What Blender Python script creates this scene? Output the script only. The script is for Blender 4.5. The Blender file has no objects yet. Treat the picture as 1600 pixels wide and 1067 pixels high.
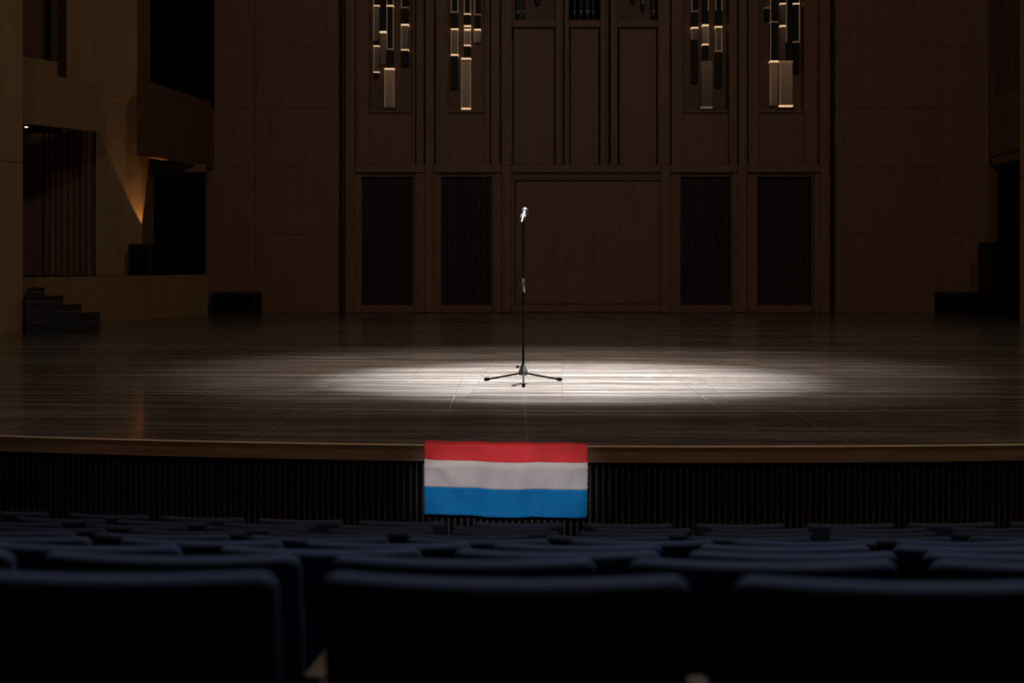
import bpy, bmesh, math, random
from mathutils import Vector, Matrix
random.seed(7)
PI = math.pi
S = bpy.context.scene
C = S.collection

# ------------------------------------------------------------------ camera
F = 2250.0            # focal length in pixels of the 1600 px wide frame
ZC = 1.19             # camera height above the stage floor
HY = 405.0            # pixel row of the horizon
cam_d = bpy.data.cameras.new('camera')
cam = bpy.data.objects.new('camera', cam_d); C.objects.link(cam)
cam_d.sensor_width = 36.0
cam_d.lens = F / 1600.0 * 36.0
cam_d.shift_y = -(533.5 - HY) / 1600.0
cam_d.clip_start = 0.05; cam_d.clip_end = 200
cam.location = (0, 0, ZC); cam.rotation_euler = (PI/2, 0, 0)
cam_d.dof.use_dof = True
cam_d.dof.focus_distance = 12.0
cam_d.dof.aperture_fstop = 3.0
S.camera = cam

# ------------------------------------------------------------------ world, exposure, lights
W = bpy.data.worlds.new('world'); S.world = W; W.use_nodes = True
W.node_tree.nodes['Background'].inputs[0].default_value = (0.9, 0.75, 0.62, 1)
W.node_tree.nodes['Background'].inputs[1].default_value = 0.007
S.view_settings.view_transform = 'Standard'
S.view_settings.look = 'None'
S.view_settings.exposure = 0.0
S.view_settings.gamma = 1.0
S.view_settings.use_curve_mapping = False

def lamp(name, kind, loc, power, color, target=None, **kw):
    d = bpy.data.lights.new(name, kind)
    d.energy = power; d.color = color
    for k, v in kw.items(): setattr(d, k, v)
    o = bpy.data.objects.new(name, d); C.objects.link(o)
    o.location = loc
    if target is not None:
        o.rotation_euler = (Vector(target) - Vector(loc)).to_track_quat('-Z', 'Y').to_euler()
    return o

# overhead spot for the pool's core; a wider one added to soften its edge
lamp('stage_spotlight', 'SPOT', (0.62, 14.9, 11.0), 72000, (0.91, 0.96, 1.0), (0.58, 14.35, 0),
     spot_size=math.radians(28), spot_blend=1.0, shadow_soft_size=0.10)
lamp('pool_edge_fill', 'SPOT', (0.4, 16.0, 12.0), 10500, (1.0, 0.90, 0.80), (0.5, 15.5, 0),
     spot_size=math.radians(45), spot_blend=1.0, shadow_soft_size=0.3)
# warm house light high over the stage lip; unseen fill added over the deck
lamp('house_light', 'POINT', (1.4, 6.4, 10.5), 1050, (1.0, 0.81, 0.64), shadow_soft_size=0.6)
lamp('deck_fill_light', 'SPOT', (1.6, 21.0, 12.0), 950, (1.0, 0.76, 0.58), (1.6, 21.5, 0),
     spot_size=math.radians(92), spot_blend=1.0, shadow_soft_size=0.6)
# cool downlight over the seats, hung above the stage lip
lamp('auditorium_downlight', 'SPOT', (1.8, 7.2, 9.0), 1750, (0.72, 0.86, 1.0), (0.8, 0.4, 0),
     spot_size=math.radians(66), spot_blend=0.9, shadow_soft_size=0.4)
# unseen front fill added behind the camera for the fascia and back wall
lamp('front_fill_light', 'SPOT', (0.5, -9.0, 9.5), 1300, (1.0, 0.78, 0.56), (0.8, 20, 2.7),
     spot_size=math.radians(38), spot_blend=0.12, shadow_soft_size=0.5)
# unseen narrow spot added to brighten the flag, its cone squashed to an oval
o = lamp('flag_fill_spot', 'SPOT', (-0.6, -8.0, 4.6), 4000, (0.97, 0.95, 1.0), (-0.05, 9.1, -0.24),
     spot_size=math.radians(4.9), spot_blend=0.35, shadow_soft_size=0.12)
o.scale = (0.86, 0.50, 1.0)

# ------------------------------------------------------------------ helpers
def PX(px, d): return (px - 800.0) / F * d
def PZ(py, d): return ZC - (py - HY) / F * d
def FD(py): return F * ZC / (py - HY)             # depth of a stage floor pixel row

class MB:
    def __init__(s): s.v = []; s.f = []
    def add(s, vs, fs):
        n = len(s.v); s.v += [tuple(v) for v in vs]; s.f += [tuple(i + n for i in f) for f in fs]
    def box(s, x0, x1, y0, y1, z0, z1):
        s.add([(x0,y0,z0),(x1,y0,z0),(x1,y1,z0),(x0,y1,z0),(x0,y0,z1),(x1,y0,z1),(x1,y1,z1),(x0,y1,z1)],
              [(0,3,2,1),(4,5,6,7),(0,1,5,4),(1,2,6,5),(2,3,7,6),(3,0,4,7)])
        return s
    def prism(s, pts, z0, z1):                     # pts counter clockwise seen from above
        n = len(pts)
        a = sum(pts[i][0]*pts[(i+1)%n][1] - pts[(i+1)%n][0]*pts[i][1] for i in range(n))
        if a < 0: pts = pts[::-1]
        s.add([(x,y,z0) for x,y in pts] + [(x,y,z1) for x,y in pts],
              [tuple(range(n))[::-1], tuple(range(n, 2*n))] + [(i,(i+1)%n,n+(i+1)%n,n+i) for i in range(n)])
        return s
    def tube(s, p0, p1, r0, r1=None, n=14, caps=True):
        r1 = r0 if r1 is None else r1
        p0, p1 = Vector(p0), Vector(p1)
        q = (p1 - p0).to_track_quat('Z', 'Y')
        vs = []
        for p, r in ((p0, r0), (p1, r1)):
            for i in range(n):
                a = 2*PI*i/n
                vs.append(p + q @ Vector((r*math.cos(a), r*math.sin(a), 0)))
        fs = [(i, (i+1)%n, n+(i+1)%n, n+i) for i in range(n)]
        if caps: vs += vs[:]; fs += [tuple(range(2*n, 3*n))[::-1], tuple(range(3*n, 4*n))]
        s.add(vs, fs); return s
    def lathe(s, base, axis, prof, n=18):          # prof: list of (distance along axis, radius)
        base = Vector(base); q = Vector(axis).to_track_quat('Z', 'Y')
        vs = []
        for h, r in prof:
            for i in range(n):
                a = 2*PI*i/n
                vs.append(base + q @ Vector((r*math.cos(a), r*math.sin(a), h)))
        fs = []
        for k in range(len(prof)-1):
            for i in range(n):
                fs.append((k*n+i, k*n+(i+1)%n, (k+1)*n+(i+1)%n, (k+1)*n+i))
        N = len(vs); vs += vs[:n] + vs[-n:]
        fs += [tuple(range(N, N+n))[::-1], tuple(range(N+n, N+2*n))]
        s.add(vs, fs); return s
    def rbox(s, cx, cy, cz, hx, hy, hz, r, nx=6, ny=1, nz=4, k=4):   # rounded box
        def axis(h, n):
            a = [h - r + r*math.sin(i/k*PI/2) if False else h - r + r*i/k for i in range(k, 0, -1)]
            inner = [(-1 + 2*i/n)*(h - r) for i in range(n+1)]
            return [-t for t in a] + inner + a[::-1]
        ax, ay, az = axis(hx, nx), axis(hy, ny), axis(hz, nz)
        idx = {}; vs = []; fs = []
        def vert(x, y, z):
            key = (round(x,6), round(y,6), round(z,6))
            if key in idx: return idx[key]
            q = Vector((max(-hx+r, min(hx-r, x)), max(-hy+r, min(hy-r, y)), max(-hz+r, min(hz-r, z))))
            d = Vector((x,y,z)) - q
            # equalise arc spacing
            d = Vector([math.tan(c/r*PI/4)*r if abs(c) > 0 else 0 for c in d])
            p = q + d.normalized()*r
            idx[key] = len(vs); vs.append((p.x+cx, p.y+cy, p.z+cz)); return idx[key]
        def grid(A, B, fn, flip):
            for i in range(len(A)-1):
                for j in range(len(B)-1):
                    f = [fn(A[i],B[j]), fn(A[i+1],B[j]), fn(A[i+1],B[j+1]), fn(A[i],B[j+1])]
                    fs.append(tuple(f[::-1] if flip else f))
        grid(ax, ay, lambda a,b: vert(a,b,hz), False); grid(ax, ay, lambda a,b: vert(a,b,-hz), True)
        grid(ax, az, lambda a,b: vert(a,-hy,b), False); grid(ax, az, lambda a,b: vert(a,hy,b), True)
        grid(ay, az, lambda a,b: vert(hx,a,b), False); grid(ay, az, lambda a,b: vert(-hx,a,b), True)
        s.add(vs, fs); return s
    def mesh(s, name, mat, smooth=False):
        me = bpy.data.meshes.new(name); me.from_pydata(s.v, [], s.f); me.update()
        me.materials.append(mat)
        if smooth:
            for p in me.polygons: p.use_smooth = True
        return me
    def build(s, name, mat, parent=None, smooth=False, kind=None):
        return link(name, s.mesh(name, mat, smooth), parent, kind)

def link(name, me, parent=None, kind=None):
    o = bpy.data.objects.new(name, me); C.objects.link(o)
    if parent is not None:
        o.parent = parent
        o.matrix_parent_inverse = parent.matrix_basis.inverted()
    if kind: o['kind'] = kind
    return o
def empty(name, loc=(0,0,0)):
    o = bpy.data.objects.new(name, None); C.objects.link(o); o.location = loc; return o
def tag(o, label, cat=None, group=None, kind=None):
    o['label'] = label
    if cat: o['category'] = cat
    if group: o['group'] = group
    if kind: o['kind'] = kind
    return o
def struct(o, label=None):
    o['kind'] = 'structure'
    if label: o['label'] = label
    return o

# ------------------------------------------------------------------ materials
def nmat(name):
    m = bpy.data.materials.new(name); m.use_nodes = True
    nt = m.node_tree
    return m, nt, nt.nodes['Principled BSDF']
def L(nt, a, b): nt.links.new(a, b)

def grain(name, c1, c2, rough=0.5, scale=(6, 6, 0.5), bump=0.05, spec=0.3, coat=0.0, detail=5.0):
    m, nt, b = nmat(name)
    tc = nt.nodes.new('ShaderNodeTexCoord'); mp = nt.nodes.new('ShaderNodeMapping')
    geo = nt.nodes.new('ShaderNodeNewGeometry')
    mp.inputs['Scale'].default_value = scale
    L(nt, geo.outputs['Position'], mp.inputs['Vector'])
    n = nt.nodes.new('ShaderNodeTexNoise'); n.inputs['Scale'].default_value = 1.6
    n.inputs['Detail'].default_value = detail; n.inputs['Roughness'].default_value = 0.62
    L(nt, mp.outputs[0], n.inputs['Vector'])
    cr = nt.nodes.new('ShaderNodeValToRGB')
    cr.color_ramp.elements[0].position = 0.32; cr.color_ramp.elements[0].color = (*c1, 1)
    cr.color_ramp.elements[1].position = 0.70; cr.color_ramp.elements[1].color = (*c2, 1)
    L(nt, n.outputs['Fac'], cr.inputs[0]); L(nt, cr.outputs[0], b.inputs['Base Color'])
    b.inputs['Roughness'].default_value = rough
    b.inputs['Specular IOR Level'].default_value = spec
    if bump:
        bp = nt.nodes.new('ShaderNodeBump'); bp.inputs['Strength'].default_value = bump; bp.inputs['Distance'].default_value = 0.01
        L(nt, n.outputs['Fac'], bp.inputs['Height']); L(nt, bp.outputs[0], b.inputs['Normal'])
    return m

def glow(name, col, strength, base=(0.3, 0.2, 0.12), fade=1.0):
    m, nt, b = nmat(name)
    b.inputs['Base Color'].default_value = (*base, 1)
    b.inputs['Roughness'].default_value = 0.35
    b.inputs['Emission Color'].default_value = (*col, 1)
    tc = nt.nodes.new('ShaderNodeTexCoord')
    n = nt.nodes.new('ShaderNodeTexNoise'); n.inputs['Scale'].default_value = 7
    L(nt, tc.outputs['Object'], n.inputs['Vector'])
    mr = nt.nodes.new('ShaderNodeMapRange'); mr.inputs['To Min'].default_value = strength*0.8; mr.inputs['To Max'].default_value = strength*1.2
    L(nt, n.outputs['Fac'], mr.inputs['Value'])
    # the glass carries light down from its lamp at the top, so it gives off less towards the lower end
    sp = nt.nodes.new('ShaderNodeSeparateXYZ'); L(nt, tc.outputs['Generated'], sp.inputs[0])
    fr = nt.nodes.new('ShaderNodeMapRange'); fr.inputs['To Min'].default_value = fade; fr.inputs['To Max'].default_value = 1.0
    L(nt, sp.outputs['Z'], fr.inputs['Value'])
    pw = nt.nodes.new('ShaderNodeMath'); pw.operation = 'POWER'; pw.inputs[1].default_value = 2.0; L(nt, fr.outputs[0], pw.inputs[0])
    mu = nt.nodes.new('ShaderNodeMath'); mu.operation = 'MULTIPLY'; L(nt, mr.outputs[0], mu.inputs[0]); L(nt, pw.outputs[0], mu.inputs[1])
    L(nt, mu.outputs[0], b.inputs['Emission Strength'])
    return m

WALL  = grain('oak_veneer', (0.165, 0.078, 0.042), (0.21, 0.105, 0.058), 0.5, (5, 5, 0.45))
SIDE  = grain('lit_oak_veneer', (0.255, 0.155, 0.082), (0.32, 0.198, 0.108), 0.55, (4, 4, 0.4))  # same oak, paler: brighter light on the side walls put into the colour
DARKW = grain('dark_oak_and_shade', (0.11, 0.054, 0.029), (0.155, 0.08, 0.045), 0.5, (8, 8, 0.5))
REDW  = grain('reddish_slat_wood', (0.14, 0.062, 0.047), (0.19, 0.088, 0.066), 0.55, (9, 9, 0.5))
BLACKW= grain('black_slat', (0.016, 0.012, 0.011), (0.03, 0.022, 0.018), 0.6, (12, 12, 0.6))
GRILL = grain('grille_slat', (0.036, 0.025, 0.02), (0.06, 0.042, 0.034), 0.55, (12, 12, 0.6))
FIN   = grain('dark_fin', (0.022, 0.0155, 0.0125), (0.038, 0.027, 0.022), 0.5, (12, 12, 0.5))
VOID  = grain('void_shade_black', (0.003, 0.003, 0.004), (0.006, 0.006, 0.008), 0.9, (8, 8, 0.3), spec=0.05)  # near-black: shade of openings and slat gaps put into the colour; also case fronts
BLACKP= grain('black_paint', (0.0035, 0.0035, 0.004), (0.007, 0.007, 0.0075), 0.55, (6, 6, 6), spec=0.25)
EDGE  = grain('grey_step_edge', (0.025, 0.023, 0.023), (0.06, 0.055, 0.052), 0.5, (3, 3, 8))  # lighter grey strip along the front edge of each step
FASC  = grain('stage_fascia_wood', (0.12, 0.066, 0.036), (0.19, 0.108, 0.06), 0.45, (0.8, 0.8, 14))
NOSE  = grain('nosing_glint_wood', (0.66, 0.48, 0.34), (0.85, 0.64, 0.48), 0.4, (2, 2, 10))  # pale tone holds the glint of light along the stage lip
CARPET= grain('auditorium_floor', (0.012, 0.010, 0.010), (0.022, 0.018, 0.016), 0.8, (30, 30, 30))
ARM   = grain('armrest_wood', (0.035, 0.021, 0.012), (0.055, 0.034, 0.019), 0.4, (30, 3, 30))
FABRIC= grain('navy_fabric', (0.019, 0.026, 0.052), (0.028, 0.037, 0.070), 0.9, (220, 220, 220), bump=0.15, spec=0.15)
SHELL = grain('black_seat_shell', (0.008, 0.008, 0.009), (0.014, 0.014, 0.015), 0.5, (9, 9, 9))
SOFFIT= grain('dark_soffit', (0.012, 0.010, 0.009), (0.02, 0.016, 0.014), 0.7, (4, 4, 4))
PIPE  = grain('dark_pipe_metal', (0.03, 0.03, 0.03), (0.06, 0.058, 0.055), 0.35, (20, 20, 1))
CHROME, _nt, _b = nmat('brushed_steel')
_b.inputs['Base Color'].default_value = (0.12, 0.115, 0.11, 1); _b.inputs['Metallic'].default_value = 1; _b.inputs['Roughness'].default_value = 0.38
_n = _nt.nodes.new('ShaderNodeTexNoise'); _n.inputs['Scale'].default_value = 60
_mr = _nt.nodes.new('ShaderNodeMapRange'); _mr.inputs['To Min'].default_value = 0.3; _mr.inputs['To Max'].default_value = 0.46
L(_nt, _n.outputs['Fac'], _mr.inputs['Value']); L(_nt, _mr.outputs[0], _b.inputs['Roughness'])
SILVER = grain('silver_grille_mesh', (0.010, 0.010, 0.010), (0.022, 0.022, 0.022), 0.5, (400, 400, 400), bump=0.3, spec=0.2)
BODY   = grain('grey_mic_enamel', (0.009, 0.009, 0.0092), (0.013, 0.013, 0.0133), 0.45, (40, 40, 40), bump=0)
STANDB = grain('black_stand_enamel', (0.003, 0.0027, 0.0026), (0.005, 0.0045, 0.0043), 0.6, (60, 60, 60), bump=0, spec=0.08)
HUBM   = grain('hub_casting', (0.022, 0.021, 0.0205), (0.034, 0.033, 0.032), 0.4, (60, 60, 60), bump=0, spec=0.3)
RUBBER = grain('black_rubber', (0.0012, 0.0011, 0.0011), (0.002, 0.0018, 0.0018), 0.8, (60, 60, 60), spec=0.05)
CLUTCH = grain('grey_clutch', (0.05, 0.046, 0.045), (0.065, 0.06, 0.058), 0.4, (60, 60, 60))
SEAM   = grain('seam_highlight_metal', (0.16, 0.12, 0.10), (0.34, 0.28, 0.24), 0.35, (3, 3, 3))  # light on floor panel edges put into a pale colour; also pipe mouths

GLOWB = glow('lit_tube_glass', (1.0, 0.56, 0.30), 0.052, (0.12, 0.08, 0.05), 0.65)
GLOWD = glow('dim_tube_glass', (1.0, 0.55, 0.28), 0.020, (0.08, 0.05, 0.03), 0.2)
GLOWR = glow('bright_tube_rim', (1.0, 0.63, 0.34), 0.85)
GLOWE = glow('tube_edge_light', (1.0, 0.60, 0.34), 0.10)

# stage floor boards: rows of planks running across, worn streaks, scratches
def floor_material():
    m, nt, b = nmat('stage_floor_boards')
    geo = nt.nodes.new('ShaderNodeNewGeometry')
    rot = nt.nodes.new('ShaderNodeMapping'); rot.inputs['Rotation'].default_value = (0, 0, math.radians(2))
    L(nt, geo.outputs['Position'], rot.inputs['Vector'])
    br = nt.nodes.new('ShaderNodeTexBrick')
    br.offset = 0.37; br.inputs['Scale'].default_value = 1.0
    br.inputs['Brick Width'].default_value = 2.2; br.inputs['Row Height'].default_value = 0.125
    br.inputs['Mortar Size'].default_value = 0.006; br.inputs['Mortar Smooth'].default_value = 0.3
    br.inputs['Color1'].default_value = (0.30, 0.30, 0.30, 1); br.inputs['Color2'].default_value = (0.72, 0.72, 0.72, 1)
    br.inputs['Mortar'].default_value = (0.1, 0.1, 0.1, 1)
    L(nt, rot.outputs[0], br.inputs['Vector'])
    mp = nt.nodes.new('ShaderNodeMapping'); mp.inputs['Scale'].default_value = (0.85, 7.5, 1)
    L(nt, rot.outputs[0], mp.inputs['Vector'])
    n1 = nt.nodes.new('ShaderNodeTexNoise'); n1.inputs['Scale'].default_value = 1.0; n1.inputs['Detail'].default_value = 8; n1.inputs['Roughness'].default_value = 0.7
    L(nt, mp.outputs[0], n1.inputs['Vector'])
    mp2 = nt.nodes.new('ShaderNodeMapping'); mp2.inputs['Scale'].default_value = (0.10, 2.2, 1)
    L(nt, rot.outputs[0], mp2.inputs['Vector'])
    n2 = nt.nodes.new('ShaderNodeTexNoise'); n2.inputs['Scale'].default_value = 1.3; n2.inputs['Detail'].default_value = 4
    L(nt, mp2.outputs[0], n2.inputs['Vector'])
    def math_(op, a, bb):
        x = nt.nodes.new('ShaderNodeMath'); x.operation = op
        for i, v in enumerate((a, bb)):
            if isinstance(v, (int, float)): x.inputs[i].default_value = v
            else: L(nt, v, x.inputs[i])
        return x.outputs[0]
    bw = nt.nodes.new('ShaderNodeRGBToBW'); L(nt, br.outputs['Color'], bw.inputs[0])
    s = math_('ADD', math_('MULTIPLY', bw.outputs[0], 0.26), math_('MULTIPLY', n1.outputs['Fac'], 0.58))
    s = math_('ADD', s, math_('MULTIPLY', n2.outputs['Fac'], 0.36))
    cr = nt.nodes.new('ShaderNodeValToRGB')
    e = cr.color_ramp.elements
    e[0].position = 0.40; e[0].color = (0.032, 0.0235, 0.019, 1)
    e[1].position = 0.80; e[1].color = (0.235, 0.212, 0.196, 1)
    k = e.new(0.59); k.color = (0.088, 0.071, 0.060, 1)
    L(nt, s, cr.inputs[0])
    # pale scuffs and scratches
    mp3 = nt.nodes.new('ShaderNodeMapping'); mp3.inputs['Scale'].default_value = (3.0, 16, 1); mp3.inputs['Rotation'].default_value = (0, 0, 0.09)
    L(nt, rot.outputs[0], mp3.inputs['Vector'])
    n3 = nt.nodes.new('ShaderNodeTexNoise'); n3.inputs['Scale'].default_value = 1.4; n3.inputs['Detail'].default_value = 3; n3.inputs['Roughness'].default_value = 0.6
    L(nt, mp3.outputs[0], n3.inputs['Vector'])
    sc = nt.nodes.new('ShaderNodeMapRange'); sc.inputs['From Min'].default_value = 0.63; sc.inputs['From Max'].default_value = 0.70
    sc.clamp = True
    L(nt, n3.outputs['Fac'], sc.inputs['Value'])
    mx = nt.nodes.new('ShaderNodeMix'); mx.data_type = 'RGBA'
    L(nt, math_('MULTIPLY', sc.outputs[0], 0.6), mx.inputs['Factor'])
    L(nt, cr.outputs[0], mx.inputs['A']); mx.inputs['B'].default_value = (0.30, 0.27, 0.245, 1)
    L(nt, mx.outputs['Result'], b.inputs['Base Color'])
    rr = nt.nodes.new('ShaderNodeMapRange'); rr.inputs['To Min'].default_value = 0.30; rr.inputs['To Max'].default_value = 0.52
    L(nt, n1.outputs['Fac'], rr.inputs['Value']); L(nt, rr.outputs[0], b.inputs['Roughness'])
    b.inputs['Specular IOR Level'].default_value = 0.45
    b.inputs['Coat Weight'].default_value = 0.7; b.inputs['Coat Roughness'].default_value = 0.13
    bp = nt.nodes.new('ShaderNodeBump'); bp.inputs['Strength'].default_value = 0.05; bp.inputs['Distance'].default_value = 0.004
    L(nt, s, bp.inputs['Height']); L(nt, bp.outputs[0], b.inputs['Normal'])
    return m
BOARDS = floor_material()

# ------------------------------------------------------------------ stage
ECX, ER, EAP = 1.25, 20.2, 9.17                   # front edge: arc centre X, radius, nearest depth
def edge_d(x, off=0.0):                            # depth of the front edge, set back by off
    R = ER - off; return EAP + ER - math.sqrt(max(R*R - (x-ECX)**2, 0.01))
def apron_d(x): return 11.27 + 28 - math.sqrt(28*28 - (x-1.6)**2)
def lin(d0): return lambda x: d0 - 0.032*(x - 0.1)
stage = struct(empty('stage'), 'raised wooden concert stage with a dark board floor')
XL, XR = -9.6, 11.6
seams = [lambda x: edge_d(x, 0.008), apron_d, lin(12.63), lin(14.68), lin(16.6), lin(19.4), lin(22.6), lin(26.4), lambda x: 33.4]
joints = [[-3.55, -1.68, 0.10, 2.18, 4.2, 6.3]] + [[-6.9, -4.78, -2.65, -0.5, 1.65, 3.8, 5.9, 8.0]]*2 + [[-6.2, -3.6, -1.0, 1.62, 4.3, 6.9]]*2 + [[-5, -0.7, 3.6, 7.9]]*3
GAP = 0.0012
for k in range(len(seams)-1):
    xs = [XL] + joints[k] + [XR]
    for a, b_ in zip(xs, xs[1:]):
        n = max(2, int((b_-a)/0.4))
        if k == 0 and (a < -4.5 or b_ > 8): a, b_ = max(a, -7.5), min(b_, 9.5)
        pts = []
        for i in range(n+1):
            x = a + GAP + (b_-a-2*GAP)*i/n; pts.append((x, seams[k](x) + GAP))
        for i in range(n, -1, -1):
            x = a + GAP + (b_-a-2*GAP)*i/n; pts.append((x, seams[k+1](x) - GAP))
        MB().prism(pts, -0.045, 0.0).build('floor_panel', BOARDS, stage)
def ribbon(fn0, fn1, z0, z1, x0, x1, n=60):
    m = MB(); vs = []; fs = []
    for i in range(n+1):
        x = x0 + (x1-x0)*i/n
        vs += [(x, fn0(x), z0), (x, fn1(x), z0), (x, fn1(x), z1), (x, fn0(x), z1)]
    for i in range(n):
        a, b_ = 4*i, 4*i+4
        for j in range(4): fs.append((a+j, a+(j+1)%4, b_+(j+1)%4, b_+j)[::-1])
    fs += [(0,1,2,3), (4*n+3, 4*n+2, 4*n+1, 4*n)]
    m.add(vs, fs); return m
for k, wd in ((1, 0.03), (2, 0.018), (3, 0.016), (4, 0.016), (5, 0.014)):  # pale strips added as highlights on the panel edges
    ribbon(lambda x: seams[k](x)-wd/2, lambda x: seams[k](x)+wd/2, -0.01, 0.0015, XL+0.4, XR-0.4).build('seam_highlight', SEAM, stage)
for k in (0, 1):
    for x in joints[k]:
        d0, d1 = seams[k](x)+0.02, seams[k+1](x)-0.02
        MB().box(x-0.002, x+0.002, d0, d1, -0.01, 0.001).build('joint_highlight', SEAM, stage)  # joint highlight drawn as a thin pale strip
FX0, FX1 = -6.6, 8.8
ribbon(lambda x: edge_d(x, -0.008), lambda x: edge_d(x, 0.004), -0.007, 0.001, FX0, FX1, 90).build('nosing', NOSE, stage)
ribbon(lambda x: edge_d(x), lambda x: edge_d(x, 0.16), -0.106, -0.0075, FX0, FX1, 90).build('fascia', FASC, stage)
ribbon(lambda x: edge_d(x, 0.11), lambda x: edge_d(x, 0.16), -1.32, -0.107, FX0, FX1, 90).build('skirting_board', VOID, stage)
fin = MB().box(-0.006, 0.006, -0.028, 0.0, -1.20, -0.108).mesh('slat', FIN)
a0, a1 = math.asin((-4.35-ECX)/ER), math.asin((4.45-ECX)/ER)
nf = int((a1-a0)*ER/0.0416)
for i in range(nf+1):
    a = a0 + (a1-a0)*i/nf; R = ER-0.11
    o = link('slat', fin, stage)
    o.location = (ECX + R*math.sin(a), EAP + ER - R*math.cos(a), 0); o.rotation_euler = (0, 0, a)

# ------------------------------------------------------------------ auditorium floor in shallow terraces
ROWD = [1.84 + 0.75*k for k in range(9)]           # depth of the seat backs on the axis, nearest row first
TOPB = [0.423, 0.555, 0.692, 0.825, 0.957, 1.088, 1.214, 1.336, 1.450]   # top of the backs below the camera
CH = 0.92
CEN = (ECX, EAP + ER)
fl = MB()
def arcpts(R, x0, x1, n=24):
    return [(CEN[0] + R*math.sin(t), CEN[1] - R*math.cos(t)) for t in
            [math.asin((x0-CEN[0])/R) + (math.asin((x1-CEN[0])/R) - math.asin((x0-CEN[0])/R))*i/n for i in range(n+1)]]
for k in range(-2, 9):
    if k < 0: top, dd = ZC - TOPB[0] - CH - 0.13*k, ROWD[0] + 0.75*k
    else: top, dd = ZC - TOPB[k] - CH, ROWD[k]
    r_out = CEN[1] - (dd - 0.17); r_in = r_out - (0.75 if k < 8 else 1.6)
    o_ = arcpts(r_out, -6.0, 8.0); i_ = arcpts(r_in, -6.0, 8.0)
    n = len(o_)
    vs = [(x, y, top) for x, y in o_] + [(x, y, top) for x, y in i_] + [(x, y, -1.6) for x, y in o_] + [(x, y, -1.6) for x, y in i_]
    fs = []
    for i in range(n-1):
        fs += [(i, i+1, n+i+1, n+i), (2*n+i+1, 2*n+i, 3*n+i, 3*n+i+1), (i+1, i, 2*n+i, 2*n+i+1), (n+i, n+i+1, 3*n+i+1, 3*n+i)]
    fs += [(0, n, 3*n, 2*n), (2*n-1, n-1, 3*n-1, 4*n-1)]
    fl.add(vs, fs)
struct(fl.build('floor', CARPET), 'dark stepped auditorium floor under the rows of seats')

# ------------------------------------------------------------------ seats
SW = 0.495
def bend(m, lean, bow, z0):
    out = []
    for x, y, z in m.v:
        y += bow*(x/(SW/2))**2                     # ends curve towards the stage
        y += (CH - z)*lean
        out.append((x, y, z))
    m.v = out; return m
bk = bend(MB().rbox(0, 0.028, 0.60, SW/2, 0.028, 0.32, 0.025, nx=10, ny=1, nz=5), 0.16, 0.045, 0)
ME_BACK = bk.mesh('backrest', FABRIC, True)
ME_SHELL = bend(MB().rbox(0, -0.004, 0.42, SW/2-0.02, 0.012, 0.16, 0.01, nx=8, nz=2, k=2), 0.16, 0.035, 0).mesh('back_shell', SHELL, True)
ME_SEAT = MB().rbox(0, 0.40, 0.40, SW/2-0.01, 0.21, 0.05, 0.035, nx=4, ny=4, nz=1).mesh('seat', FABRIC, True)
ME_ARM = MB().rbox(SW/2+0.030, 0.225, 0.680, 0.0235, 0.165, 0.016, 0.010, nx=1, ny=4, nz=1, k=3).mesh('armrest', ARM, True)
ME_SUP = MB().box(SW/2+0.018, SW/2+0.042, 0.17, 0.37, 0.03, 0.665).mesh('arm_support', SHELL)
ME_FOOT = MB().box(SW/2+0.010, SW/2+0.050, 0.14, 0.44, 0.0, 0.03).mesh('foot', SHELL)
rows = [
    (0, [-560, 123, 787, 1460]),
    (1, [-186, 242, 706, 1205, 1684]),
    (2, [110, 490, 870, 1247, 1624]),
    (3, [0, 307, 598, 898, 1233, 1543]),
    (4, [8, 243, 480, 742, 1009, 1265, 1520]),
    (5, [63, 284, 506, 729, 952, 1175, 1397, 1620]),
    (6, [7, 202, 395, 590, 788, 992, 1188, 1385, 1582]),
    (7, [-80, 92, 239, 412, 597, 782, 1006, 1191, 1380, 1570]),
    (8, [3, 160, 309.5, 463.5, 626, 809.5, 983.5, 1160, 1334, 1493.5, 1655]),
]
ORD = ['first', 'second', 'third', 'fourth', 'fifth', 'sixth', 'seventh', 'eighth', 'ninth', 'tenth', 'eleventh']
for k, pxs in rows:
    vis = 0
    R = CEN[1] - ROWD[k]; angs = []
    for px in pxs:
        d = ROWD[k]
        for _ in range(12):
            x = PX(px, d); d = CEN[1] - math.sqrt(R*R - (x-CEN[0])**2)
        angs.append(math.asin((x-CEN[0])/R))
    for _ in range(200):                            # keep the shared armrests clear of the next seat
        for i in range(len(angs)-1):
            gap = 0.558/R - (angs[i+1]-angs[i])
            if gap > 0: angs[i] -= gap/2; angs[i+1] += gap/2
    for t in angs:
        x = CEN[0] + R*math.sin(t); d = CEN[1] - R*math.cos(t)
        px = 800 + F*x/d
        half = F*SW/2/d
        if px + half < -15 or px - half > 1612: continue
        zf = ZC - TOPB[k] - CH
        r = empty('theatre_seat', (x, d, zf)); r.rotation_euler = (0, 0, t)
        rn = 8 - k
        row_s = 'front row nearest the stage' if rn == 0 else ('blurred last row nearest the camera' if rn == 8 else ORD[rn] + ' row from the stage')
        tag(r, 'navy theatre seat, %s from the left in the %s' % (ORD[vis], row_s), 'seat', 'theatre seats in the ' + row_s)
        vis += 1
        for nm, me in (('backrest', ME_BACK), ('back_shell', ME_SHELL), ('seat', ME_SEAT), ('armrest', ME_ARM), ('arm_support', ME_SUP), ('foot', ME_FOOT)):
            o = bpy.data.objects.new(nm, me); C.objects.link(o); o.parent = r

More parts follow.
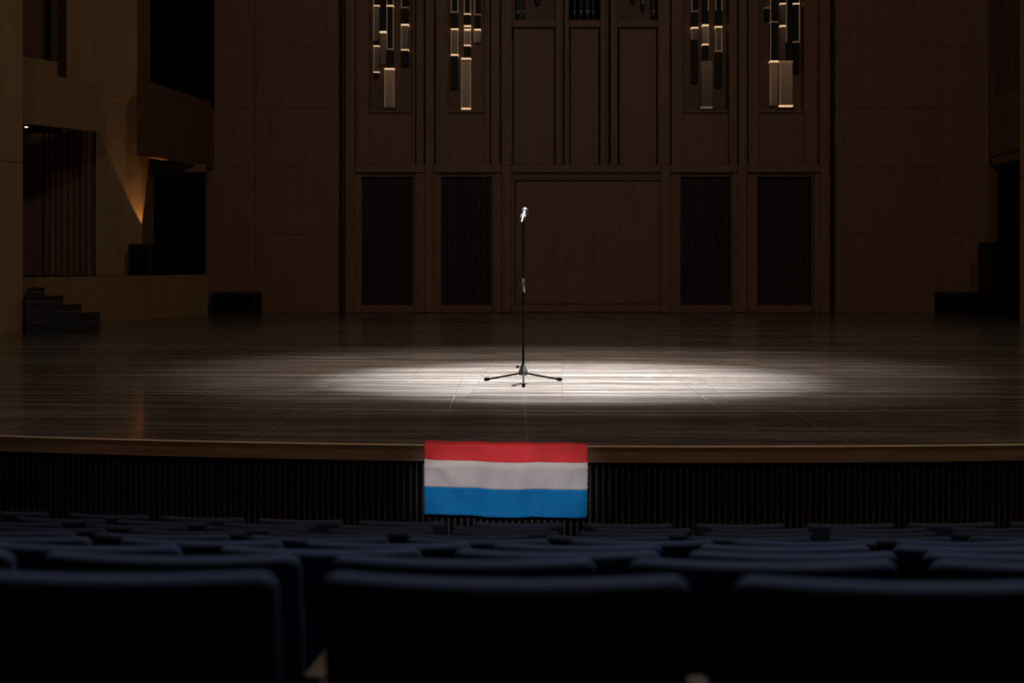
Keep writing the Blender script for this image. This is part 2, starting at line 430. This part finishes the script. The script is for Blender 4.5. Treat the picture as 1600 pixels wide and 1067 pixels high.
# ------------------------------------------------------------------ walls
ZT = 8.2
def slab(p0, p1, z0, z1, th):                       # upright slab, thickness th to the left of p0 -> p1
    dx, dy = p1[0]-p0[0], p1[1]-p0[1]; l = math.hypot(dx, dy); nx, ny = -dy/l*th, dx/l*th
    return MB().prism([p0, p1, (p1[0]+nx, p1[1]+ny), (p0[0]+nx, p0[1]+ny)], z0, z1)
def bpx(x0, x1, y0, y1, d0, d1):                    # box whose front face, at depth d0, covers those pixels
    return MB().box(PX(x0, d0), PX(x1, d0), d0, d1, PZ(y1, d0), PZ(y0, d0))

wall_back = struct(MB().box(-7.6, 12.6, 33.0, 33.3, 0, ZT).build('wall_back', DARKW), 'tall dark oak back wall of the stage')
YT = 405 - (ZT-ZC)*F/32.4
hj = [YT, -24, 72, 168, 262, 365.5, 488.5]
for xa, xb, d in ((318, 404, 32.50), (400, 530, 32.36), (1305, 1412, 32.36), (1408, 1546, 32.42)):
    for y0, y1 in zip(hj, hj[1:]):
        MB().box(PX(xa, d), PX(xb, d)-0.006, d, 32.98, max(0.002, PZ(y1, d)+0.004), PZ(y0, d)-0.004).build('panel', WALL, wall_back)

# --- organ front panelling
org = tag(empty('organ_case', (PX(919, 32.2), 32.9, 0)), 'wide oak organ front with upright ribs, four black grilles and glowing tube niches', 'wall panelling')
def ob(name, x0, x1, y0, y1, d0, mat=WALL, d1=32.95):
    if name in ('rib', 'post'): x0 += 0.45; x1 -= 0.45
    return bpx(x0, x1, y0, y1, d0, d1).build(name, mat, org)
YB = 487.5
T = YT + 6
for a, b_ in ((540, 554), (664, 678), (784, 799), (1033, 1047), (1153, 1167), (1283, 1297)): ob('post', a, b_, 257, YB, 32.03)
for a, b_ in ((554, 664), (678, 784), (799, 1033), (1047, 1153), (1167, 1283)): ob('rail', a+0.3, b_-0.3, 257.3, 269, 32.0)
for (f0, f1), (g0, g1) in (((554, 664), (565, 646)), ((678, 784), (689, 768)), ((1047, 1153), (1063, 1142)), ((1167, 1283), (1183, 1268))):
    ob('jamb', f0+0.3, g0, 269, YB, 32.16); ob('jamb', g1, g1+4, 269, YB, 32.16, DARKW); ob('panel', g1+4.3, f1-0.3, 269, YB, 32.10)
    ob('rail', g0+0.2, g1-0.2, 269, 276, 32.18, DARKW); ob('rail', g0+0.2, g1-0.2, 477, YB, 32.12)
    gr = ob('grille', g0, g1, 276, 477, 32.52, VOID)
    m = MB(); n = 23
    for i in range(n):
        xc = g0 + (g1-g0)*(i+0.5)/n
        d = 32.32
        m.box(PX(xc-0.75, d), PX(xc+0.75, d), d, d+0.10, PZ(476.8, d), PZ(276.2, d))
    m.build('slats', GRILL, gr, kind='stuff')
ob('rail', 799.3, 1032.7, 269, 281.5, 32.14, DARKW)
ob('panel', 806, 1029, 283.5, 474.5, 32.10)
ob('jamb', 799.3, 804.5, 282, YB, 32.12); ob('jamb', 1030, 1032.7, 282, YB, 32.12)
ob('rail', 804.8, 1029.7, 475.8, YB, 32.12)
for a, b_, d in ((540, 554.5, 32.0), (556, 577, 32.26), (644, 649, 32.22), (650, 662.5, 32.12), (664.5, 678.5, 32.04), (680.5, 700, 32.26),
                 (757, 765.5, 32.26), (767, 780.5, 32.10), (783.5, 800, 32.0), (868, 876.5, 32.10), (882, 889, 32.10), (938, 945, 32.10), (954, 965, 32.12),
                 (1028, 1047, 32.0), (1049, 1066, 32.10), (1139, 1152, 32.10), (1154, 1167.5, 32.04), (1169, 1186, 32.16), (1256, 1279, 32.26), (1280.5, 1297, 32.0)):
    ob('rib', a, b_, T, 257, d)
for a, b_ in ((577, 644), (700, 757), (1066, 1139), (1186, 1256)):
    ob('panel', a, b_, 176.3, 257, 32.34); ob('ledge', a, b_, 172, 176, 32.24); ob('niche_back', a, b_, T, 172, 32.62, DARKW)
for a, b_ in ((800, 868), (889, 938), (965, 1028)):
    ob('panel', a+3, b_-3, 43, 257, 32.32); ob('rail', a+0.4, b_-0.4, 31.5, 42, 32.14)
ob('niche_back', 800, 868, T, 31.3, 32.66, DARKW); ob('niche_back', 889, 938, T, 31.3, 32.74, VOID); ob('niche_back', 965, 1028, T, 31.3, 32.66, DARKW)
# dark unlit pipes at the very top of the three middle bays
pid = 0
for a, b_, yb, d, bay in ((806, 813, 30, 32.36, 'left'), (816, 821, 18, 32.42, 'left'), (835, 845, 6, 32.42, 'left'),
                      (896, 900, 30.8, 32.5, 'middle'), (905, 911, 29, 32.5, 'middle'), (914, 922, 27, 32.5, 'middle'), (925, 929, 29, 32.5, 'middle'),
                      (985, 994, 4, 32.42, 'right'), (1001, 1009, 16, 32.42, 'right'), (1017, 1025, 30, 32.36, 'right')):
    r = F/d; w = (b_-a)/2/r
    xc = PX((a+b_)/2, d); z0 = PZ(yb, d)
    if z0 - PZ(31.3, d) < 0.2: z0 = PZ(31.3, d) + 0.005
    p = empty('organ_pipe', (xc, d+w, z0))
    MB().lathe((xc, d+w, z0), (0,0,1), [(0, w*0.55), (0.10, w), (ZT-0.2-z0, w)], 14).build('pipe_body', PIPE, p, True)
    MB().box(xc-w*0.5, xc+w*0.5, d-0.012, d+w*0.4, z0+0.16, z0+0.21).build('pipe_mouth', SEAM, p)
    pid += 1
    order = {'left': 3, 'middle': 4, 'right': 3}[bay]
    i0 = {'left': 0, 'middle': 3, 'right': 7}[bay]
    tag(p, 'dark organ pipe, %s from left in the %s bay of organ front' % (ORD[pid-1-i0], bay), 'pipe', 'unlit pipes at the top of the organ front')

# --- glowing tubes in the four niches: (x0, x1, y0, y1, kind); D dark cap, B lit glass, M dim glass, R bright rim, l / r lit edge
TUB = {
 'leftmost': [(583.5,592.5,[(-40,8,'D'),(8,9.5,'R'),(9.5,63.5,'M'),(63.5,71,'D'),(71,72.7,'R'),(72.7,112,'M'),(112,113.3,'R'),(113.3,120.5,'D')],'l',32.40),
        (593.5,603.4,[(-40,48.5,'D'),(48.5,51.5,'R'),(51.5,100,'M')],'',32.46),
        (604,614.8,[(-40,8,'D'),(8,10,'R'),(10,76,'D'),(76,77.5,'E'),(77.5,105.5,'D')],'lr',32.38),
        (600.6,616,[(106.5,108.6,'R'),(108.6,167.5,'B')],'lr',32.34),
        (626.5,638.6,[(-40,11,'D'),(11,12.2,'E'),(12.2,37.5,'D'),(37.5,40,'R'),(40,77,'M'),(77,78.6,'R'),(78.6,102.5,'D')],'l',32.40)],
 'second': [(704.5,716,[(-40,18,'D'),(18,19.5,'E'),(19.5,44.5,'D'),(44.5,46.6,'R'),(46.6,84.5,'M'),(84.5,87,'R'),(87,137,'D')],'lr',32.40),
        (725,735.6,[(-40,21,'D'),(21,22.5,'R'),(22.5,39.5,'D'),(39.5,42,'R'),(42,45,'D'),(45,47.2,'R'),(47.2,70,'B'),(70,71.8,'R'),(71.8,90,'D')],'lr',32.40),
        (720.6,735.7,[(90.5,93,'R'),(93,95,'D'),(95,168.5,'B'),(168.5,170,'R')],'lr',32.34),
        (741,751.2,[(-40,22,'D'),(22,23.3,'E'),(23.3,45.2,'D'),(45.2,47.5,'R'),(47.5,66,'M')],'l',32.42)],
 'third': [(1080.5,1091,[(-40,17,'D'),(17,18,'E'),(18,42.3,'D'),(42.3,44.5,'R'),(44.5,62,'M'),(62,128,'D')],'l',32.40),
        (1097.8,1107.4,[(-40,17,'D'),(17,38.2,'D'),(38.2,40.6,'R'),(40.6,68.5,'B'),(68.5,70.4,'R'),(70.4,82,'D'),(82,94,'D')],'r',32.40),
        (1095.6,1113.4,[(95,166.5,'M'),(166.5,168.5,'E')],'',32.34),
        (1117.8,1128.6,[(-40,16,'D'),(16,40.8,'D'),(40.8,43,'R'),(43,79,'M'),(79,80.6,'E'),(80.6,135,'D')],'lr',32.40)],
 'rightmost': [(1194.8,1203.2,[(-40,11.5,'M'),(11.5,12.8,'E'),(12.8,32,'D')],'',32.46),
        (1203.6,1216,[(-40,33.5,'D'),(33.5,34.8,'E'),(34.8,94.6,'D'),(94.6,97.2,'R'),(97.2,164,'B')],'l',32.38),
        (1219.5,1227.8,[(-40,4.8,'D'),(4.8,6.6,'R'),(6.6,39.3,'M'),(39.3,41.6,'R'),(41.6,95,'M')],'',32.42),
        (1218.6,1239.2,[(94.8,97.2,'E'),(97.2,164.2,'B'),(164.2,166,'R')],'l',32.34),
        (1228.3,1239,[(-40,66,'D'),(66,94.2,'D')],'l',32.42),
        (1239.6,1249.6,[(-40,4.8,'D'),(4.8,6.6,'R'),(6.6,64.5,'D'),(64.5,66,'E'),(66,113,'D')],'r',32.40)],
}
KM = {'D': ('tube_cap', BLACKP), 'B': ('lit_tube', GLOWB), 'M': ('dim_tube', GLOWD), 'R': ('bright_rim', GLOWR), 'E': ('rim', GLOWE)}
for nm, tubes in TUB.items():
    wl = tag(empty('tube_light', (PX(tubes[0][0], 32.5), 32.62, PZ(172, 32.5))), '%s niche lamp of the organ front, a cluster of glowing square tubes' % nm, 'lamp', 'tube lamps in the organ front niches')
    for (x0, x1, segs, edges, d) in tubes:
        dep = min((x1-x0)/F*d, 0.16)
        parent = None
        col = None
        for (y0, y1, kd) in segs:
            y0c = max(y0, -40)
            name, mt = KM[kd]
            g = 0.0 if kd in 'RE' else 0.3
            if kd == 'B':                           # ribbed glass: upright flutes
                nfl = max(4, int((x1-x0)/1.6)); m = MB()
                for i in range(nfl):
                    a = x0+g + (x1-x0-2*g)*i/nfl; b_ = x0+g + (x1-x0-2*g)*(i+0.62)/nfl
                    m.box(PX(a, d), PX(b_, d), d + (0.008 if i % 2 else 0.0), d+dep, PZ(y1, d), PZ(y0c, d))
            else:
                m = bpx(x0+g, x1-g, y0c, y1, d - (0.006 if kd in 'RE' else 0), d+dep)
            o = m.build(name, mt, wl if col is None else col)
            if col is None: col = o
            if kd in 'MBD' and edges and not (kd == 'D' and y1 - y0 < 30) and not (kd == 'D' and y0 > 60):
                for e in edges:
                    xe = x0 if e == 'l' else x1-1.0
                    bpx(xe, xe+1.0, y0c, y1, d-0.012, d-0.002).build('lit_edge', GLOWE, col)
    xa, xb = tubes[0][0], tubes[-1][1]
    ml = max(tubes, key=lambda t: t[2][-1][1])
    bpx(ml[0]-3, ml[1]+3, ml[2][-1][1]+1.6, 172.0, 32.30, 32.56).build('lamp_base', BLACKP, wl)

# --- left side of the stage
wl = struct(empty('wall_left'), 'oak clad left side wall of the stage with balconies')
n0, n1 = (-8.61, 20.6), (-7.78, 22.9)
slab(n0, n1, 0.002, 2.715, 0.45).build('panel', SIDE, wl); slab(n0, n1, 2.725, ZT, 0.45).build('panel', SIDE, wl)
lw0, lw1 = (-8.67, 25.5), (-6.38, 30.2)
slab(lw0, lw1, 0.004, 0.868, 0.14).build('low_wall', SIDE, wl)
MB().prism([(-8.86, 25.5), (-6.62, 30.2), (-7.0, 32.6), (-13, 32.6), (-13, 23.4), (-9.2, 23.4)], 0.70, 0.86).build('platform', BLACKW, wl)
bA1 = (-7.80, 27.3)
slab(lw0, bA1, 3.60, 4.52, 0.16).build('balcony_front', SIDE, wl)
slab(lw0, (PX(90, 26.3), 26.3), 4.525, 4.79, 0.5).build('balcony_block', SIDE, wl)
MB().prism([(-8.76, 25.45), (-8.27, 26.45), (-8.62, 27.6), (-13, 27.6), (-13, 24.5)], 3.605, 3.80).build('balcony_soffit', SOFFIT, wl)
bpx(20, 66, -80, 432, 29.7, 29.9).build('panel', WALL, wl)
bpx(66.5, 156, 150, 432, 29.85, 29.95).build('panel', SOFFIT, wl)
MB().box(PX(150, 29.3), PX(221.5, 29.3), 29.3, 30.3, 0.862, 4.50).build('pier', SIDE, wl)
up = MB().box(PX(104, 29.24), PX(214, 29.24), 29.24, 30.3, 4.512, ZT).build('pier', SIDE, wl)
bB0, bB1 = (-7.24, 27.8), (-6.71, 32.6)
tmid = 0.40
bm_ = (bB0[0]+(bB1[0]-bB0[0])*tmid, bB0[1]+(bB1[1]-bB0[1])*tmid)
MB().prism([bB0, (bm_[0]-0.0006, bm_[1]-0.006), (bm_[0]-0.16, bm_[1]), (-7.405, 28.42)], 3.23, 4.71).build('balcony_front', WALL, wl)
slab((bm_[0]+0.0006, bm_[1]+0.006), bB1, 3.23, 4.71, 0.16).build('balcony_front', WALL, wl)
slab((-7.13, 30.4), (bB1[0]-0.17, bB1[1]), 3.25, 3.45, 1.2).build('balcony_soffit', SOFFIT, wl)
MB().box(PX(221, 31.2), PX(322, 31.2), 31.2, 31.35, 3.08, 3.248).build('lintel', WALL, wl)
MB().box(-8.2, PX(319.5, 31.6), 31.6, 31.7, 0.862, 3.24).build('opening_shade', VOID, wl)  # flat black sheet standing in for the shade inside the opening
MB().box(-8.4, PX(333.5, 32.3), 32.3, 32.4, 4.6, ZT).build('opening_shade', VOID, wl)  # black sheet for the shade above the far balcony
MB().box(PX(18, 31.8), PX(90, 31.8), 31.8, 31.95, 4.0, ZT).build('panel', VOID, wl)  # near-black backing deepens the shade between the upper slats
MB().box(PX(79, 30.6), PX(113, 30.6), 30.6, 30.8, 4.0, ZT).build('panel', DARKW, wl)  # dark strip in place of the shade beside the upper pier
# upright slats above the near balcony and the slatted screen below it
sl = MB().box(-0.030, 0.030, 0, 0.06, 4.0, ZT).mesh('slat', DARKW)
for i in range(8):
    o = link('slat', sl, wl); o.location = (PX(30 + i*7.2, 31.6), 31.6, 0)
scr = tag(empty('slatted_screen', (PX(112, 29.6), 29.7, 0.862)), 'reddish upright slatted wooden screen behind the steps at left', 'screen')
h = 3.95
sl2 = MB().box(-0.047, 0.047, 0, 0.09, 0.864, h).mesh('slat', REDW)
for i in range(9):
    o = link('slat', sl2, scr); o.location = (PX(72.5 + i*9.55, 29.6), 29.6, 0)
MB().box(PX(67, 29.7), PX(154, 29.7), 29.72, 29.78, 0.864, h).build('backboard', BLACKW, scr)

# steps: stacked black platforms against the low wall
STP = [(155, 0.195, 23.15), (126, 0.365, 23.0), (98, 0.53, 22.9), (69, 0.685, 22.8)]
stp = tag(empty('stage_steps', (-7.3, 23.2, 0)), 'black wooden steps climbing to the left side platform', 'steps')
zb = 0.0
lwd = Vector((lw1[0]-lw0[0], lw1[1]-lw0[1]))
for i, (px, z, d) in enumerate(STP):
    A = (PX(40, 22.66), 22.66); B = (PX(px, d), d)
    # back right corner on the low wall along the view of the step's end
    t = (25.5 + 0) ; best = None
    for q in range(400):
        u = q/400; p = (lw0[0]+lwd.x*u+0.04, lw0[1]+lwd.y*u-0.03)
        if (p[0]/p[1]) * F + 800 >= px: best = p; break
    Cc = best or lw1
    D = (lw0[0]+0.06, lw0[1]+0.1)
    pts = [A, B, Cc, D]
    MB().prism(pts, zb + 0.001, z - 0.012).build('step', BLACKP, stp)
    MB().prism([(p[0], p[1]) for p in pts], z - 0.011, z).build('tread', BLACKP, stp)
    e = MB(); e.prism([A, B, (B[0], B[1]+0.02), (A[0], A[1]+0.02)], z-0.011, z+0.003); e.v = [(x, y-0.004, zz) for x, y, zz in e.v]
    e.build('step_edge', EDGE, stp)
    zb = z
# boxes
def flight_case(name, label, x0, x1, d0, d1, z0, z1, cat='box', group=None):
    o = empty(name, ((x0+x1)/2, (d0+d1)/2, z0)); tag(o, label, cat, group)
    MB().rbox((x0+x1)/2, (d0+d1)/2, (z0+z1)/2, (x1-x0)/2, (d1-d0)/2, (z1-z0)/2-0.001, 0.012, nx=1, ny=1, nz=1, k=2).build('case_body', BLACKP, o)
    MB().box(x0+0.05, x1-0.05, d0-0.008, d0+0.002, z0+0.05, z1-0.05).build('front_panel', VOID, o)
    m = MB().box((x0+x1)/2-0.07, (x0+x1)/2+0.07, d0-0.016, d0-0.006, z1-0.16, z1-0.12); m.build('handle', BLACKW, o)
    return o
flight_case('equipment_case', 'black case standing on the platform against the lit pier', PX(200, 28.75), PX(238, 28.75), 28.75, 29.05, 0.872, PZ(381, 28.75))
flight_case('stage_block', 'low black block in the back left corner of the stage', PX(328, 31.5), PX(400, 31.5), 31.5, 32.25, 0.0, PZ(457.5, 31.5))
flight_case('stage_block', 'low black block in the back right corner of the stage', PX(1475, 31.6), PX(1541, 31.6), 31.6, 32.3, 0.0, PZ(457.5, 31.6))
flight_case('tall_case', 'tall black case half hidden by the right wall edge', PX(1548, 29.4), PX(1600, 29.4), 29.4, 30.2, 0.0, PZ(378, 29.4))

# --- right side
wr = struct(empty('wall_right'), 'oak clad right side wall of the stage with a balcony')
r0, r1 = (10.45, 23.5), (9.523, 27.0)
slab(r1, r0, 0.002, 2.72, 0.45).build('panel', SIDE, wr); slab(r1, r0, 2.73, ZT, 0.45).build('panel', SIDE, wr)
q0, q1 = (10.58, 28.8), (10.76, 32.4)
slab(q1, q0, 3.50, 4.79, 0.16).build('balcony_front', SIDE, wr)
slab((q1[0]+0.03, q1[1]), (q0[0]+0.03, q0[1]), 3.30, 3.475, 0.2).build('balcony_trim', SIDE, wr)
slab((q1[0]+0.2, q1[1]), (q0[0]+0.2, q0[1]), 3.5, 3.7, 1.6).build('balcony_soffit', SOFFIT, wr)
MB().box(PX(1546, 32.5), PX(1561, 32.5), 32.5, 32.95, 0.002, 3.3).build('panel', DARKW, wr)
MB().box(PX(1561, 32.45), 12.6, 32.45, 32.55, 0.002, 3.3).build('opening_shade', VOID, wr)  # shade of the right opening drawn as a black sheet
MB().box(PX(1547, 32.9), 12.6, 32.9, 32.99, 3.6, ZT).build('panel', DARKW, wr)

# --- lamps of the left alcove
dl = tag(empty('ceiling_downlight', (PX(41, 25.9), 25.9, 3.58)), 'small bright downlight under the near left balcony', 'lamp')
MB().lathe((PX(41, 25.9), 25.9, 3.598), (0,0,-1), [(0, 0.06), (0.02, 0.06), (0.025, 0.045)], 16).build('lamp_housing', BLACKP, dl)
MB().lathe((PX(41, 25.9), 25.9, 3.575), (0,0,-1), [(0, 0.03), (0.012, 0.03), (0.02, 0.01)], 16).build('bulb', glow('downlight_bulb', (1, 0.9, 0.75), 1.6), dl)
ux, uy, uz = PX(229, 29.05), 29.06, 1.42
ul = tag(empty('uplight', (ux, uy, 0.87)), 'small uplight behind the black case washing the pier with warm light', 'lamp')
MB().tube((ux, uy+0.06, 0.872), (ux, uy+0.06, 1.3), 0.02).build('lamp_stem', BLACKP, ul)
MB().tube((ux, uy+0.06, 1.28), (ux, uy+0.06, 1.40), 0.05).build('lamp_housing', BLACKP, ul)
MB().tube((ux, uy+0.06, 1.40), (ux, uy+0.06, 1.404), 0.04).build('lens', glow('uplight_lens', (1, 0.7, 0.4), 0.5), ul)
o = lamp('uplight_beam', 'SPOT', (ux, uy+0.06, 1.42), 95, (1.0, 0.52, 0.18), (ux-0.16, uy+0.20, 3.0),
     spot_size=math.radians(38), spot_blend=0.25, shadow_soft_size=0.02)

# ------------------------------------------------------------------ microphone on its stand
D0 = 13.80; X0 = PX(817.5, D0)
ms = tag(empty('microphone_stand', (X0, D0, 0)), 'black tripod microphone stand alone in the bright pool of light', 'stand')
hubz = PZ(585.3, D0)
MB().lathe((X0, D0, hubz), (0,0,1), [(-0.006, 0.036), (0.0, 0.048), (0.014, 0.049), (0.045, 0.040), (0.075, 0.027), (0.098, 0.017), (0.102, 0.0145)], 20).build('hub', HUBM, ms, True)
RL = 0.425
for ang in (-90, 30, 150):
    a = math.radians(ang); ca, sa = math.cos(a), math.sin(a)
    lg = MB().tube((X0+0.03*ca, D0+0.03*sa, hubz+0.012), (X0+(RL-0.02)*ca, D0+(RL-0.02)*sa, 0.022), 0.0095, 0.0095, 12).build('leg', STANDB, ms, True)
    MB().lathe((X0+(RL-0.05)*ca, D0+(RL-0.05)*sa, 0.0285), (ca, sa, -0.14), [(0, 0.0125), (0.02, 0.017), (0.045, 0.0185), (0.058, 0.014)], 12).build('rubber_foot', RUBBER, lg, True)
kn = MB().tube((X0-0.015, D0-0.005, PZ(572.8, D0)), (X0-0.045, D0-0.005, PZ(572.8, D0)), 0.006).tube((X0-0.045, D0-0.005, PZ(572.8, D0)), (X0-0.068, D0-0.005, PZ(572.8, D0)), 0.0135).build('knob', RUBBER, ms)
zc0, zc1, ztop = PZ(456.5, D0), PZ(434.5, D0), PZ(352, D0)
MB().tube((X0, D0, hubz+0.09), (X0, D0, zc0), 0.0128).build('lower_tube', STANDB, ms, True)
MB().lathe((X0, D0, zc0-0.002), (0,0,1), [(0, 0.0185), (0.008, 0.0185), (0.009, 0.0135), (zc1-zc0-0.006, 0.0135), (zc1-zc0-0.005, 0.0165), (zc1-zc0+0.002, 0.0165)], 18).build('height_clutch', CLUTCH, ms, True)
MB().tube((X0, D0, zc1), (X0, D0, ztop), 0.0095).build('upper_rod', STANDB, ms, True)
# clip
hp = Vector((X0, D0, ztop))
clipc = Vector((PX(816.0, D0), D0-0.005, PZ(341, D0)))
cl = MB().tube(hp, hp + Vector((0, 0, 0.02)), 0.014, 0.012).tube(hp + Vector((0,0,0.015)), clipc + Vector((-0.0, 0.0, -0.028)), 0.009, 0.011)
cl.build('clip_joint', RUBBER, ms, True)
# microphone: head up and away from the hall, tail towards the hall
tail = Vector((PX(815.8, D0), D0-0.10, PZ(344.3, D0)))
head = Vector((PX(820.2, D0), D0+0.055, PZ(329.3, D0)))
ax = (head - tail); Lm = ax.length; axn = ax.normalized()
mic = tag(empty('microphone', tail), 'silver handheld microphone in a clip on top of the stand', 'microphone')
MB().lathe(tail, axn, [(0, 0.0105), (0.004, 0.0125), (0.02, 0.013), (Lm-0.05, 0.0205), (Lm-0.032, 0.022)], 20).build('mic_body', BODY, mic, True)
rr = 0.0335
MB().lathe(head, axn, [(rr*math.sin(t), max(rr*math.cos(t), 0.001)) for t in [math.radians(q) for q in (-62, -50, -35, -18, -6, 0, 6, 18, 32, 46, 60, 72, 82, 90)]], 24).build('mic_head', SILVER, mic, True)
MB().lathe(head, axn, [(-0.004, 0.0338), (-0.003, 0.0352), (0.003, 0.0352), (0.004, 0.0338)], 24).build('head_band', CHROME, mic, True)
plug = tail - axn*0.002
MB().lathe(plug, -axn, [(0, 0.0092), (0.028, 0.0092), (0.034, 0.007)], 14).build('cable_plug', CHROME, mic, True)
# clip shell: two cheeks hugging the body
mid = tail + axn*(Lm*0.36)
side = Vector((1, 0, 0)); upv = axn.cross(side).normalized()
sh = MB()
for s in (-1, 1):
    for i in range(5):
        a0_ = math.radians(-55 + i*22); a1_ = math.radians(-55 + (i+1)*22)
        ps = []
        for a in (a0_, a1_):
            for r in (0.0215, 0.026):
                for t in (-0.026, 0.026):
                    ps.append(mid + side*s*math.cos(a)*r + upv*math.sin(a)*r + axn*t)
        sh.add(ps, [(0,1,5,4), (2,6,7,3), (0,4,6,2), (1,3,7,5), (0,2,3,1), (4,5,7,6)])
sh.build('clip', CLUTCH, ms)

# ------------------------------------------------------------------ flag over the stage lip
def cloth(name, c):
    m, nt, b = nmat(name)
    tc = nt.nodes.new('ShaderNodeNewGeometry')
    n = nt.nodes.new('ShaderNodeTexNoise'); n.inputs['Scale'].default_value = 9; n.inputs['Detail'].default_value = 6
    L(nt, tc.outputs['Position'], n.inputs['Vector'])
    cr = nt.nodes.new('ShaderNodeValToRGB')
    cr.color_ramp.elements[0].position = 0.3; cr.color_ramp.elements[0].color = (*[v*0.86 for v in c], 1)
    cr.color_ramp.elements[1].position = 0.7; cr.color_ramp.elements[1].color = (*c, 1)
    L(nt, n.outputs['Fac'], cr.inputs[0]); L(nt, cr.outputs[0], b.inputs['Base Color'])
    b.inputs['Roughness'].default_value = 0.75; b.inputs['Specular IOR Level'].default_value = 0.2
    n2 = nt.nodes.new('ShaderNodeTexNoise'); n2.inputs['Scale'].default_value = 420
    L(nt, tc.outputs['Position'], n2.inputs['Vector'])
    bp = nt.nodes.new('ShaderNodeBump'); bp.inputs['Strength'].default_value = 0.15; bp.inputs['Distance'].default_value = 0.002
    L(nt, n2.outputs['Fac'], bp.inputs['Height']); L(nt, bp.outputs[0], b.inputs['Normal'])
    return m
RED, WHT, BLU = cloth('red_cloth', (0.78, 0.045, 0.055)), cloth('white_cloth', (0.70, 0.66, 0.68)), cloth('blue_cloth', (0.003, 0.215, 0.60))
flag = tag(empty('flag', (PX(790, 9.2), 9.2, -0.01)), 'red, white and blue striped flag hanging over the stage edge', 'flag')
U0, U1 = PX(663, 9.225), PX(917.5, 9.2)
def flap_len(u): return 0.155 - 0.05*u
def hang0(u): return flap_len(u) - 0.014 + 0.014*PI/2    # cloth length used up before the free drop
def flag_pt(u, s):
    """u 0..1 across, s metres of cloth measured from the back hem on the stage top"""
    x = U0 + (U1-U0)*u
    flap = flap_len(u)
    e = edge_d(x)
    lift = 0.004 + 0.0025*math.sin(u*23+1)
    r = 0.014
    if s < flap - r: return Vector((x, e - 0.016 + flap - s, lift + 0.003))
    t = (s - (flap - r)) / (r*PI/2)
    if t < 1:
        a = t*PI/2
        return Vector((x, e - 0.016 + r - r*math.sin(a) - 0.0, 0.006 - r + r*math.cos(a)))
    h = s - (flap - r) - r*PI/2
    k = min(h/0.12, 1.0)
    drape = 0.020*math.sin(u*14 + 0.6 + 1.5*h)*k + 0.006*math.sin(u*33 + 4*h)*k
    diag = 0.022*math.exp(-((u - 0.02 - 0.75*h)/0.045)**2)*min(1, h/0.05)*max(0, 1-h/0.34) + 0.020*math.exp(-((1-u - 0.02 - 0.6*h)/0.05)**2)*min(1, h/0.05)*max(0, 1-h/0.34)
    pucker = 0.0012*math.sin(h*150 + u*3)*(math.exp(-u/0.012) + math.exp(-(1-u)/0.012))
    hem = 0.0025*math.sin(u*60 + 2*math.sin(u*7))*max(0, (h-0.38)/0.06)
    xx = x - 0.010*h*(u-0.5)*2 + pucker
    return Vector((xx, e - 0.020 - 0.012*k - 0.021*k - drape - diag - abs(hem) - 0.02*k*k, -0.008 - h))
TOTL = 0.568
def stripe(nm, s0f, s1f, mat, label, nr=16):
    NU = 110; m = MB(); vs = []; fs = []
    for j in range(nr+1):
        for i in range(NU+1):
            u = i/NU
            s = s0f(u) + (s1f(u)-s0f(u))*j/nr
            vs.append(flag_pt(u, s))
    for j in range(nr):
        for i in range(NU):
            a = j*(NU+1)+i
            fs.append((a, a+NU+1, a+NU+2, a+1))
    m.add(vs, fs)
    o = m.build(nm, mat, flag, True)
    sd = o.modifiers.new('thickness', 'SOLIDIFY'); sd.thickness = 0.0015; sd.offset = -1
    o['label'] = label
    return o
# each seam sags slightly to the right as in the photo
b0 = lambda u: 0.0
b1 = lambda u: hang0(u) + 0.076 + 0.053*u - 0.042*u*u
b2 = lambda u: b1(u) + 0.170
b3 = lambda u: b2(u) + 0.177
stripe('red_stripe', b0, b1, RED, 'red stripe folded over the stage edge', 40)
stripe('white_stripe', lambda u: b1(u), b2, WHT, 'white middle stripe')
stripe('blue_stripe', lambda u: b2(u), b3, BLU, 'blue bottom stripe')
